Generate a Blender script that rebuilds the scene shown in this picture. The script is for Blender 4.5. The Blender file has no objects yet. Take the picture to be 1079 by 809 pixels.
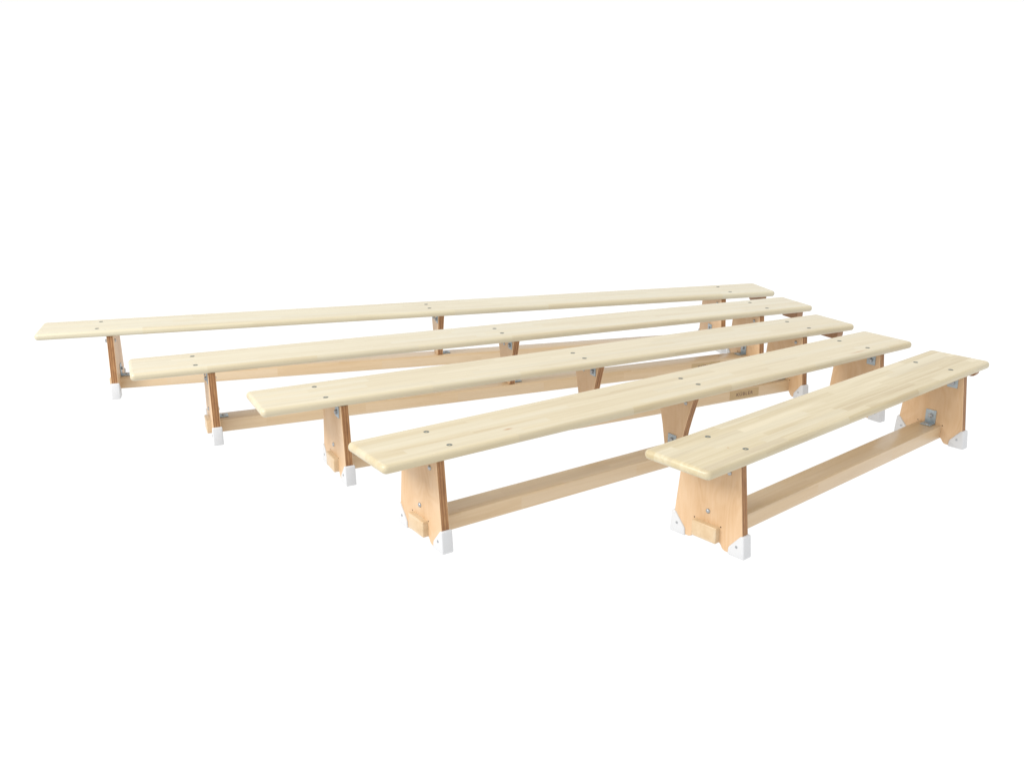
import bpy, bmesh, math, random
from mathutils import Vector, Matrix
random.seed(7)
SC = bpy.context.scene
COL = SC.collection

# ------------------------------------------------------------------ camera
cam_d = bpy.data.cameras.new("camera")
cam = bpy.data.objects.new("camera", cam_d); COL.objects.link(cam)
cam_d.sensor_width = 36.0; cam_d.sensor_fit = 'HORIZONTAL'
cam_d.lens = 1010.373 / 1079.0 * 36.0
cam_d.clip_end = 500.0; cam_d.clip_start = 0.05
cam.location = (0, 0, 1.26335)
cam.rotation_euler = (math.pi/2 - 0.295227, 0, 0)
SC.camera = cam

# ------------------------------------------------------------------ light (white photo studio)
SC.view_settings.view_transform = 'Standard'
SC.view_settings.look = 'None'
SC.view_settings.exposure = 0.0
SC.view_settings.gamma = 1.0
w = bpy.data.worlds.new("World"); SC.world = w; w.use_nodes = True
bg = w.node_tree.nodes["Background"]
bg.inputs[0].default_value = (1.0, 1.0, 1.0, 1); bg.inputs[1].default_value = 1.02

def lamp(name, kind, energy, loc, target, color=(1, 1, 1), **kw):
    d = bpy.data.lights.new(name, kind); d.energy = energy; d.color = color
    for k, v in kw.items(): setattr(d, k, v)
    o = bpy.data.objects.new(name, d); COL.objects.link(o)
    o.location = loc
    o.rotation_euler = (Vector(target) - Vector(loc)).to_track_quat('-Z', 'Y').to_euler()
    return o
lamp("overhead_softbox_light", 'SUN', 1.6, (-4.0, -0.2, 6), (0, 3.0, 0), (1, .985, .96), angle=math.radians(50))
lamp("side_softbox_light", 'AREA', 72, (-3.3, 1.7, 2.3), (-0.6, 3.5, 0.2), (1, .99, .97), shape='RECTANGLE', size=1.2, size_y=1.0)

# ------------------------------------------------------------------ node helper
class N:
    def __init__(s, name, rough=.5):
        s.m = bpy.data.materials.new(name); s.m.use_nodes = True
        s.t = s.m.node_tree; s.b = s.t.nodes["Principled BSDF"]
        s.b.inputs["Roughness"].default_value = rough
    def new(s, typ, **kw):
        n = s.t.nodes.new(typ)
        for k, v in kw.items(): setattr(n, k, v)
        return n
    def put(s, sock, v):
        if v is None: return
        if isinstance(v, bpy.types.NodeSocket): s.t.links.new(v, sock)
        else: sock.default_value = v
    def math(s, op, a, b=None, c=None):
        n = s.new('ShaderNodeMath', operation=op)
        s.put(n.inputs[0], a); s.put(n.inputs[1], b); s.put(n.inputs[2], c)
        return n.outputs[0]
    def sep(s, v):
        n = s.new('ShaderNodeSeparateXYZ'); s.put(n.inputs[0], v); return n.outputs
    def comb(s, x, y, z):
        n = s.new('ShaderNodeCombineXYZ')
        for i, q in enumerate((x, y, z)): s.put(n.inputs[i], q)
        return n.outputs[0]
    def white(s, v):
        n = s.new('ShaderNodeTexWhiteNoise', noise_dimensions='3D'); s.put(n.inputs['Vector'], v); return n.outputs['Value']
    def noise(s, v, scale=1., detail=2., rough=.5, dist=0.):
        n = s.new('ShaderNodeTexNoise'); s.put(n.inputs['Vector'], v)
        n.inputs['Scale'].default_value = scale; n.inputs['Detail'].default_value = detail
        n.inputs['Roughness'].default_value = rough; n.inputs['Distortion'].default_value = dist
        return n.outputs['Fac']
    def ramp(s, f, stops):
        n = s.new('ShaderNodeValToRGB'); e = n.color_ramp.elements
        while len(e) < len(stops): e.new(.5)
        for q, (p, c) in zip(e, stops): q.position = p; q.color = (*c, 1)
        s.put(n.inputs[0], f); return n.outputs[0]
    def mix(s, f, a, b, mode='MIX'):
        n = s.new('ShaderNodeMix', data_type='RGBA', blend_type=mode)
        s.put(n.inputs['Factor'], f)
        for k, v in (('A', a), ('B', b)):
            sock = [q for q in n.inputs if q.name == k and q.type == 'RGBA'][0]
            s.put(sock, v if isinstance(v, bpy.types.NodeSocket) else (*v, 1))
        return [q for q in n.outputs if q.type == 'RGBA'][0]
    def obj(s):
        return s.new('ShaderNodeTexCoord').outputs['Object']
    def bump(s, h, strength, dist=.001):
        n = s.new('ShaderNodeBump'); n.inputs['Strength'].default_value = strength
        n.inputs['Distance'].default_value = dist; s.put(n.inputs['Height'], h)
        s.t.links.new(n.outputs[0], s.b.inputs['Normal'])
    def col(s, c): s.put(s.b.inputs['Base Color'], c if isinstance(c, bpy.types.NodeSocket) else (*c, 1))

def pine(name, seed, pale, tan, deep, strip=.031, knots=(), contrast=1., layered=False):
    """finger-jointed softwood lamellas running along local x"""
    n = N(name, .42)
    x, y, z = n.sep(n.obj())
    st = n.math('FLOOR', n.math('DIVIDE', n.math('ADD', y, 5.0 + .013*seed), strip))
    # second lamella index through the height, for rail sides
    zl = n.math('FLOOR', n.math('DIVIDE', n.math('ADD', z, .006), .9 if not layered else .034))
    r1 = n.white(n.comb(st, zl, seed + .37))
    pc = n.math('FLOOR', n.math('DIVIDE', n.math('ADD', x, n.math('MULTIPLY', r1, 3.1)), n.math('MULTIPLY_ADD', r1, .16, .34)))
    h = n.white(n.comb(n.math('MULTIPLY', st, 1.31), n.math('MULTIPLY_ADD', zl, 7.7, pc), seed + 2.17))
    h2 = n.white(n.comb(n.math('ADD', st, .5), pc, seed + 9.4))
    off = n.math('MULTIPLY', h, 37.0)
    # broad figure, medium streaks and fine pores stretched along the board
    fig = n.noise(n.comb(n.math('MULTIPLY', x, 1.6), n.math('MULTIPLY_ADD', y, 42., off), n.math('MULTIPLY_ADD', z, 42., off)), 1., 3., .55, .5)
    fine = n.noise(n.comb(n.math('MULTIPLY', x, 6.), n.math('MULTIPLY_ADD', y, 300., off), n.math('MULTIPLY', z, 300.)), 1., 3., .6)
    cloud = n.noise(n.comb(n.math('MULTIPLY', x, 3.), n.math('MULTIPLY', y, 9.), seed*3.3), 1., 2., .5)
    t = n.math('MULTIPLY_ADD', n.math('SUBTRACT', h, .5), .38*contrast, .42)
    t = n.math('MULTIPLY_ADD', n.math('SUBTRACT', fig, .5), n.math('MULTIPLY_ADD', h2, 1.5*contrast, .7), t)
    t = n.math('MULTIPLY_ADD', n.math('SUBTRACT', fine, .5), .60*contrast, t)
    t = n.math('MULTIPLY_ADD', n.math('SUBTRACT', cloud, .5), .35, t)
    c = n.ramp(t, [(0., pale), (.5, tan), (1., deep)])
    # a few pieces are greyer
    c = n.mix(n.math('MULTIPLY', n.math('GREATER_THAN', h2, .72), .35), c, tuple(q*.97 for q in (pale[0]*.96, pale[1]*1.0, pale[2]*1.08)))
    for kx, ky, rx, ry, kc in knots:
        dx = n.math('DIVIDE', n.math('SUBTRACT', x, kx), rx); dy = n.math('DIVIDE', n.math('SUBTRACT', y, ky), ry)
        d = n.math('SQRT', n.math('ADD', n.math('MULTIPLY', dx, dx), n.math('MULTIPLY', dy, dy)))
        d = n.math('MULTIPLY_ADD', n.math('SUBTRACT', fig, .5), .7, d)
        f = n.math('SUBTRACT', 1.25, d); f.node.use_clamp = True
        c = n.mix(n.math('MULTIPLY', f, .85), c, kc)
    n.col(c)
    n.put(n.b.inputs['Roughness'], n.math('MULTIPLY_ADD', fine, .16, .34))
    n.bump(fine, .06, .0006)
    n.b.inputs['Coat Weight'].default_value = .35; n.b.inputs['Coat Roughness'].default_value = .22
    return n.m

def veneer(name, seed, a, b, c3):
    """birch veneer, figure running upwards (local z)"""
    n = N(name, .46)
    x, y, z = n.sep(n.obj())
    sx = n.math('MULTIPLY', n.math('ROUND', n.math('MULTIPLY', x, 3.)), 5.7)
    warp = n.noise(n.comb(sx, n.math('MULTIPLY', y, 9.), n.math('MULTIPLY', z, 3.5)), 1., 2., .5, .6)
    ring = n.math('SINE', n.math('MULTIPLY_ADD', warp, 60., n.math('MULTIPLY', y, 30.)))
    fine = n.noise(n.comb(sx, n.math('MULTIPLY', y, 420.), n.math('MULTIPLY', z, 14.)), 1., 3., .6)
    cloud = n.noise(n.comb(sx, n.math('MULTIPLY', y, 14.), n.math('MULTIPLY', z, 6.)), 1., 3., .5)
    t = n.math('MULTIPLY_ADD', ring, .07, .4)
    t = n.math('MULTIPLY_ADD', n.math('SUBTRACT', fine, .5), .5, t)
    t = n.math('MULTIPLY_ADD', n.math('SUBTRACT', cloud, .5), .9, t)
    n.col(n.ramp(t, [(0., a), (.5, b), (1., c3)]))
    n.bump(fine, .05, .0005)
    return n.m

def plyedge(name, off=0.):
    """cut edge of plywood: thin alternating plies seen across the board's thickness (local x)"""
    n = N(name, .55)
    x, y, z = n.sep(n.obj())
    lay = n.math('SINE', n.math('MULTIPLY', x, 2*math.pi/.0092))
    ns = n.noise(n.comb(n.math('MULTIPLY', x, 160.), n.math('MULTIPLY', y, 30.), n.math('MULTIPLY', z, 34.)), 1., 3., .6)
    cl = n.noise(n.comb(n.math('MULTIPLY', x, 60.), n.math('MULTIPLY', y, 9.), n.math('MULTIPLY', z, 12.)), 1., 2., .6)
    t = n.math('MULTIPLY_ADD', lay, .19, .45)
    t = n.math('MULTIPLY_ADD', n.math('SUBTRACT', ns, .5), .9, t)
    t = n.math('MULTIPLY_ADD', n.math('SUBTRACT', cl, .5), .7, t)
    n.col(n.ramp(t, [(0., (.15, .060, .018)), (.5, (.30, .140, .050)), (1., (.46, .26, .11))]))
    return n.m

def plain(name, c, rough, metal=0., nscale=0., namp=0.):
    n = N(name, rough)
    if nscale:
        f = n.noise(n.obj(), nscale, 3.)
        n.col(n.mix(f, tuple(q*(1-namp) for q in c), tuple(min(1, q*(1+namp)) for q in c)))
        n.put(n.b.inputs['Roughness'], n.math('MULTIPLY_ADD', f, .2, rough-.1))
    else: n.col(c)
    n.b.inputs['Metallic'].default_value = metal
    return n.m

PALE = (.50, .465, .345); TAN = (.455, .405, .275); DEEP = (.39, .325, .20)
RP = (.65, .50, .325); RT = (.575, .42, .25); RD = (.49, .335, .175)
VEN = veneer("birch_veneer", 1, (.68, .490, .315), (.60, .395, .220), (.48, .275, .120))
EDGE = plyedge("plywood_edge")
CAPM = plain("white_rubber", (.590, .595, .605), .45, 0., 60., .02)
ZINC = plain("zinc_plated_steel", (.40, .46, .50), .48, .6, 45., .12)
BOLT = plain("galvanised_bolt", (.42, .43, .44), .42, .9, 90., .1)
SCREW = plain("dark_steel_screw", (.16, .175, .16), .5, .55, 200., .15)
SOCK = plain("screw_socket", (.02, .02, .02), .7)
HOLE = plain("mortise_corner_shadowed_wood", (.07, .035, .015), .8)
PLATE = plain("brown_label_film", (.46, .33, .175), .5, 0., 120., .12)
INK = plain("dark_brown_ink", (.14, .075, .06), .6)
FLOOR = plain("white_floor_added_glow", (.06, .06, .06), .9)
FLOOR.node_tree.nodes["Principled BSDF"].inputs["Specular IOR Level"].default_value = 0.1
# plain white floor with an added even glow that washes out contact shadows
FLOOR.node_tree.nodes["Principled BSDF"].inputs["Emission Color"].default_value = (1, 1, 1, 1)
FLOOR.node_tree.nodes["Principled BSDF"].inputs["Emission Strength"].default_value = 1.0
HOOKM = veneer("beech_block", 3, (.40, .23, .14), (.33, .18, .095), (.27, .13, .065))

# ------------------------------------------------------------------ mesh helpers
def link(name, bm, mats, parent=None, smooth=None):
    me = bpy.data.meshes.new(name)
    bmesh.ops.recalc_face_normals(bm, faces=bm.faces)
    bm.to_mesh(me); bm.free()
    for m in (mats if isinstance(mats, (list, tuple)) else [mats]): me.materials.append(m)
    o = bpy.data.objects.new(name, me); COL.objects.link(o); o.parent = parent
    if smooth is not None: me.shade_smooth() if smooth else None
    if smooth: me.set_sharp_from_angle(angle=math.radians(35))
    return o

def add(bm, other, mat=0):
    """merge another bmesh into bm with material index mat"""
    for f in other.faces: f.material_index = mat if mat is not None else f.material_index
    me = bpy.data.meshes.new("tmp"); other.to_mesh(me); other.free()
    bm.from_mesh(me); bpy.data.meshes.remove(me)

def box(c, s, bev=.0, seg=2):
    bm = bmesh.new(); bmesh.ops.create_cube(bm, size=1)
    for v in bm.verts: v.co = Vector((c[0]+v.co.x*s[0], c[1]+v.co.y*s[1], c[2]+v.co.z*s[2]))
    if bev: bmesh.ops.bevel(bm, geom=bm.edges[:], offset=bev, segments=seg, affect='EDGES', profile=.5)
    return bm

def prism(pts, x0, x1, bev=.0, seg=2):
    """polygon pts in (y,z) extruded from x0 to x1"""
    bm = bmesh.new()
    a = [bm.verts.new((x0, p[0], p[1])) for p in pts]; b = [bm.verts.new((x1, p[0], p[1])) for p in pts]
    bm.faces.new(a); bm.faces.new(b[::-1]); n = len(pts)
    for i in range(n): bm.faces.new((a[i], b[i], b[(i+1) % n], a[(i+1) % n]))
    bmesh.ops.recalc_face_normals(bm, faces=bm.faces)
    if bev:
        ed = [e for e in bm.edges if len(e.link_faces) == 2 and e.calc_face_angle(0) > .5]
        bmesh.ops.bevel(bm, geom=ed, offset=bev, segments=seg, affect='EDGES', profile=.5)
    return bm

def lathe(prof, seg=20):
    """profile (r,h) turned round +z"""
    bm = bmesh.new(); rings = []
    for r, h in prof:
        if r < 1e-6: rings.append([bm.verts.new((0, 0, h))])
        else: rings.append([bm.verts.new((r*math.cos(2*math.pi*i/seg), r*math.sin(2*math.pi*i/seg), h)) for i in range(seg)])
    for A, Bq in zip(rings, rings[1:]):
        for i in range(seg):
            j = (i+1) % seg
            if len(A) == 1: bm.faces.new((A[0], Bq[i], Bq[j]))
            elif len(Bq) == 1: bm.faces.new((A[i], A[j], Bq[0]))
            else: bm.faces.new((A[i], A[j], Bq[j], Bq[i]))
    return bm

def place(bm, loc, axis='z', rot=0.):
    """turn a lathe so its +z points along axis and move it"""
    d = {'z': (0, 0, 1), '-z': (0, 0, -1), 'x': (1, 0, 0), '-x': (-1, 0, 0)}[axis]
    q = Vector((0, 0, 1)).rotation_difference(Vector(d)).to_matrix().to_4x4()
    bmesh.ops.transform(bm, matrix=Matrix.Translation(loc) @ q @ Matrix.Rotation(rot, 4, 'Z'), verts=bm.verts)
    return bm

H = .30; TH = .028; ZB = H - TH

def seat_bm(L, W):
    """plank with a rounded nose all round and rounded plan corners; L, W half sizes"""
    r = .0125; cr = .017
    bm = bmesh.new()
    prof = []                                              # (inset, z)
    K = 7
    for k in range(K+1):
        a = math.pi/2*k/K; prof.append((r*(1-math.sin(a)), ZB + r*(1-math.cos(a)) if False else ZB + r - r*math.cos(a)))
    # bottom: inset r at ZB growing to 0 at ZB+r, then top mirrored
    prof = [(r*(1-math.sin(math.pi/2*k/K)), ZB + r*(1-math.cos(math.pi/2*k/K))) for k in range(K+1)] + \
           [(r*(1-math.cos(math.pi/2*k/K)), H - r + r*math.sin(math.pi/2*k/K)) for k in range(K+1)]
    rings = []
    for ins, z in prof:
        ring = []
        rr = max(cr-ins, .003)
        for sx, sy, a0 in ((1, 1, 0), (-1, 1, 90), (-1, -1, 180), (1, -1, 270)):
            cx = sx*(L-ins-rr); cy = sy*(W-ins-rr)
            for k in range(7):
                a = math.radians(a0 + 15*k)
                ring.append(bm.verts.new((cx+rr*math.cos(a), cy+rr*math.sin(a), z)))
        rings.append(ring)
    n = len(rings[0])
    for A, Bq in zip(rings, rings[1:]):
        for i in range(n):
            f = bm.faces.new((A[i], A[(i+1) % n], Bq[(i+1) % n], Bq[i])); f.smooth = True
    bm.faces.new(rings[0][::-1]); bm.faces.new(rings[-1])
    return bm

def hw(z): return .1295 - .106*z

def leg_outline(kind):
    if kind == 'end':
        pts = [(-hw(ZB), ZB), (-hw(.003), .003), (-.066, .003)]
        pts += [(-.0585+.0, .006), (-.054, .0105), (-.051, .016), (-.047, .0205), (-.042, .023)]
        R = [(-y, z) for y, z in pts][::-1]
        return pts + R
    P = [(.092, ZB), (.082, .24), (.068, .195), (.054, .145), (.045, .10), (.039, .0705)]
    return [(-y, z) for y, z in P] + [(y, z) for y, z in P[::-1]]

def leg(root, xc, kind, T=.0275):
    bm = prism(leg_outline(kind), xc-T/2, xc+T/2)
    for f in bm.faces: f.material_index = 0 if abs(f.normal.x) > .9 else 1
    bmesh.ops.recalc_face_normals(bm, faces=bm.faces)
    ed = [e for e in bm.edges if len(e.link_faces) == 2 and {f.material_index for f in e.link_faces} == {0, 1}]
    r = bmesh.ops.bevel(bm, geom=ed, offset=.0018, segments=2, affect='EDGES', profile=.5)
    for f in r['faces']: f.material_index = 0
    if kind == 'end':                                      # dark discs painting the shade of small relief holes at the mortise's upper corners
        for s in (-1, 1):
            for ax, xs in (('x', xc+T/2), ('-x', xc-T/2)):
                add(bm, place(lathe([(.0022, -.001), (.0022, .0004), (0, .0004)], 12), (xs, s*.0475, .0715), ax), 2)
    return link("leg", bm, [VEN, EDGE, HOLE], root)

def cap(lg, xc, s, T=.0365):
    o = [(hw(.068)+.0075, .068), (hw(.068)-.004, .0685), (.0815, .026), (.079, .021), (.078, 0), (hw(0)+.0065, 0)]
    o = [(s*y, z) for y, z in o]
    bm = prism(o, xc-T/2, xc+T/2, .0040, 3)
    for f in bm.faces: f.material_index = 0
    for ax, xs in (('x', xc+T/2), ('-x', xc-T/2)):
        add(bm, place(lathe([(.0042, -.002), (.0042, .0006), (.003, .0012), (0, .0008)], 14), (xs, s*.108, .033), ax), 1)
    return link("foot_cap", bm, [CAPM, BOLT], lg, True)

def dome(parent, loc, ax, r=.0075):
    bm = lathe([(r, -.001), (r, .0008), (r*.93, .0022), (r*.7, .0040), (r*.35, .0050), (0, .0053)], 18)
    return link("bolt", place(bm, loc, ax), BOLT, parent, True)

def bracket(parent, xf, sx, yc, z, up, W=.038, A=.046, Bd=.045):
    """steel angle: one plate on the board face at x=xf (facing sx), one along z plane going sx; up=+1 rests on rail, -1 hangs below seat"""
    t = .0028
    bm = box((xf + sx*t/2, yc, z + up*A/2), (t, W, A), .0008)
    add(bm, box((xf + sx*(Bd/2+.0005), yc, z + up*(t/2+.0002)), (Bd, W, t), .0008))
    o = link("bracket", bm, ZINC, parent, True)
    nx = 'x' if sx > 0 else '-x'
    hx = lathe([(.0105, 0), (.0105, .001), (.0075, .0012), (.0078, .0065), (.006, .0078), (0, .0078)], 6)
    hb = place(hx, (xf + sx*t, yc, z + up*A*.6), nx, .3)
    add(hb, place(lathe([(.0095, -.001), (.0095, .0012), (0, .0012)], 16), (xf + sx*t, yc, z + up*A*.6), nx))
    link("nut", hb, BOLT, o, True)
    hz = lathe([(.0085, 0), (.008, .0022), (.005, .0042), (0, .0048)], 14)
    link("bolt", place(hz, (xf + sx*Bd*.62, yc, z + up*t), 'z' if up > 0 else '-z'), BOLT, o, True)
    return o

def bench(idx, loc, yaw, LH, LR, legx, outer_br, mid, midside, pal, knots, label, plate=None, seatW=.117, voff=0., hookd=.034):
    root = bpy.data.objects.new("gymnastic_bench", None); COL.objects.link(root)
    root.location = (loc[0], loc[1], 0); root.rotation_euler = (0, 0, yaw)
    root["label"] = label; root["category"] = "bench"; root["group"] = "pale wooden gymnastic benches fanned out in a row"
    seatm = pine("laminated_pine_seat", idx, *pal, knots=knots)
    railm = pine("laminated_pine_rail", idx+20, RP, RT, RD, strip=.046, contrast=.5, layered=True)
    L = (LH+LR)/2; cx = (LR-LH)/2
    bm = seat_bm(L, seatW)
    bmesh.ops.translate(bm, vec=(cx, voff, 0), verts=bm.verts)
    seat = link("seat", bm, seatm, root)
    def screw(x, y):
        b = lathe([(.0088, -.002), (.0088, .0003), (.0078, .0008), (.0036, .0008), (.0034, -.0006), (0, -.0006)], 20)
        for f in b.faces: f.material_index = 1 if f.calc_center_median().xy.length < .0034 else 0
        link("screw", place(b, (x, y, H), 'z'), [SCREW, SOCK], seat, True)
        bb = lathe([(.006, -.001), (.006, .006), (.004, .007), (0, .007)], 10)   # nut under the plank
    # end legs
    for s in (-1, 1):
        xc = s*legx
        lg = leg(root, xc, 'end')
        for v in (-1, 1): cap(lg, xc, v)
        fo = xc + s*.01375; fi = xc - s*.01375
        face, d, opp = (fo, s, fi) if outer_br else (fi, -s, fo)
        for v in (-1, 1):
            bracket(lg, face, d, v*.0645, ZB-.0006, -1)
            dome(lg, (opp, v*.0645, ZB-.028), 'x' if d < 0 else '-x')
            screw(face + d*.0375, v*.0665)
        bracket(lg, fi, -s, 0, .0706, 1, .040, .052, .040)
        dome(lg, (fo, 0, .106), 'x' if s > 0 else '-x')
    if mid:
        lg = leg(root, 0, 'mid')
        d = midside; f = d*.01375
        for v in (-1, 1):
            bracket(lg, f, d, v*.056, ZB-.0006, -1, .036, .040)
            dome(lg, (-f, v*.056, ZB-.024), '-x' if d > 0 else 'x')
            screw(f + d*.033 if d < 0 else f + d*.040, v*.043)
        if d < 0: dome(lg, (f, .013, ZB-.034), '-x')
        bracket(lg, -f, -d, 0, .0706, 1, .040, .048, .040)
    R = legx + .01375 + .017
    rb = box((0, 0, .0453), (2*R, .088, .0494), .0035, 3)
    rail = link("rail", rb, railm, root, True)
    # hook block under the right end
    xe = LR + 0.0
    hy = .062 if LR > 1 else .086
    pts = [(-hy, ZB+.004), (-hy+.001, ZB-hookd*.6), (-hy+.008, ZB-hookd*.9), (-hy+.018, ZB-hookd)]
    pts += [(-y, z) for y, z in pts[::-1]]
    if hookd: link("hook_block", prism(pts, xe-.054, xe-.020 - (.008 if LR < 1 else 0), .002), HOOKM, seat)
    if plate:
        x0, x1 = plate
        st = box(((x0+x1)/2, -.0446, .0455), (x1-x0, .0012, .037), .0003, 1)
        pl = link("name_plate", st, PLATE, rail)
        cu = bpy.data.curves.new("lettering", 'FONT'); cu.body = "KÜBLER"; cu.size = .0215; cu.space_character = 1.25
        cu.align_x = 'CENTER'; cu.align_y = 'CENTER'; cu.extrude = .0002
        tmp = bpy.data.objects.new("lettering", cu); COL.objects.link(tmp)
        bpy.context.view_layer.update()
        me = bpy.data.meshes.new_from_object(tmp.evaluated_get(bpy.context.evaluated_depsgraph_get()))
        COL.objects.unlink(tmp); bpy.data.objects.remove(tmp)
        me.transform(Matrix.Translation(((x0+x1)/2, -.0456, .0450)) @ Matrix.Rotation(math.pi/2, 4, 'X'))
        me.materials.clear(); me.materials.append(INK)
        t = bpy.data.objects.new("lettering", me); COL.objects.link(t); t.parent = pl
        # stays a sub-part two levels down: thing > rail > name_plate; lettering joins the plate mesh
        b2 = bmesh.new(); b2.from_mesh(pl.data)
        for f in b2.faces: f.material_index = 0
        b3 = bmesh.new(); b3.from_mesh(me); add(b2, b3, 1)
        b2.to_mesh(pl.data); b2.free(); pl.data.materials.append(INK)
        bpy.data.objects.remove(t)
    return root

# ------------------------------------------------------------------ floor
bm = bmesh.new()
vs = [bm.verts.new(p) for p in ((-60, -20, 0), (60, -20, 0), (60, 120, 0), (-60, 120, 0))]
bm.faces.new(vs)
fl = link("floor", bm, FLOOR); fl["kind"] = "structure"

# ------------------------------------------------------------------ benches, from the back to the front
W1 = ((.555, .505, .365), (.520, .460, .318), (.460, .385, .250))
W2 = ((.555, .500, .362), (.518, .455, .314), (.460, .380, .245))
W3 = ((.555, .492, .348), (.515, .445, .296), (.450, .370, .230))
W4 = ((.560, .490, .338), (.512, .435, .278), (.435, .345, .200))
W5 = ((.575, .500, .338), (.492, .412, .248), (.380, .285, .145))
KN = (.36, .17, .05)
bench(1, (-.3516, 4.4357), .2677, 1.729, 1.719, 1.4365, True, True, -1, W1, (),
      "longest pale wooden bench, farthest back of the five and reaching farthest left", voff=.003, hookd=.046)
bench(2, (-.0149, 3.9563), .3921, 1.504, 1.512, 1.2250, True, True, -1, W2, (),
      "second longest wooden bench, directly in front of the longest one at the back", plate=(.895, 1.05), voff=.009, hookd=.046)
bench(3, (.2961, 3.5615), .4763, 1.281, 1.290, 1.0085, True, True, -1, W3, (),
      "middle bench of the five, with a readable brown name plate on its lower rail", plate=(.672, .826), voff=.009, hookd=.046)
bench(4, (.5736, 3.1688), .6022, 1.192, 1.196, 1.0100, False, True, 1, W4,
      ((-.746, -.051, .016, .006, KN), (.875, -.085, .05, .004, KN)),
      "second shortest wooden bench, directly behind the two-legged one at the right", voff=.006, hookd=0)
bench(5, (1.0827, 2.9917), .7131, .838, .845, .6680, False, False, 1, W5,
      ((-.646, -.028, .004, .004, KN),),
      "shortest wooden bench, nearest at the right, the only one with just two legs", voff=.005, hookd=.030)
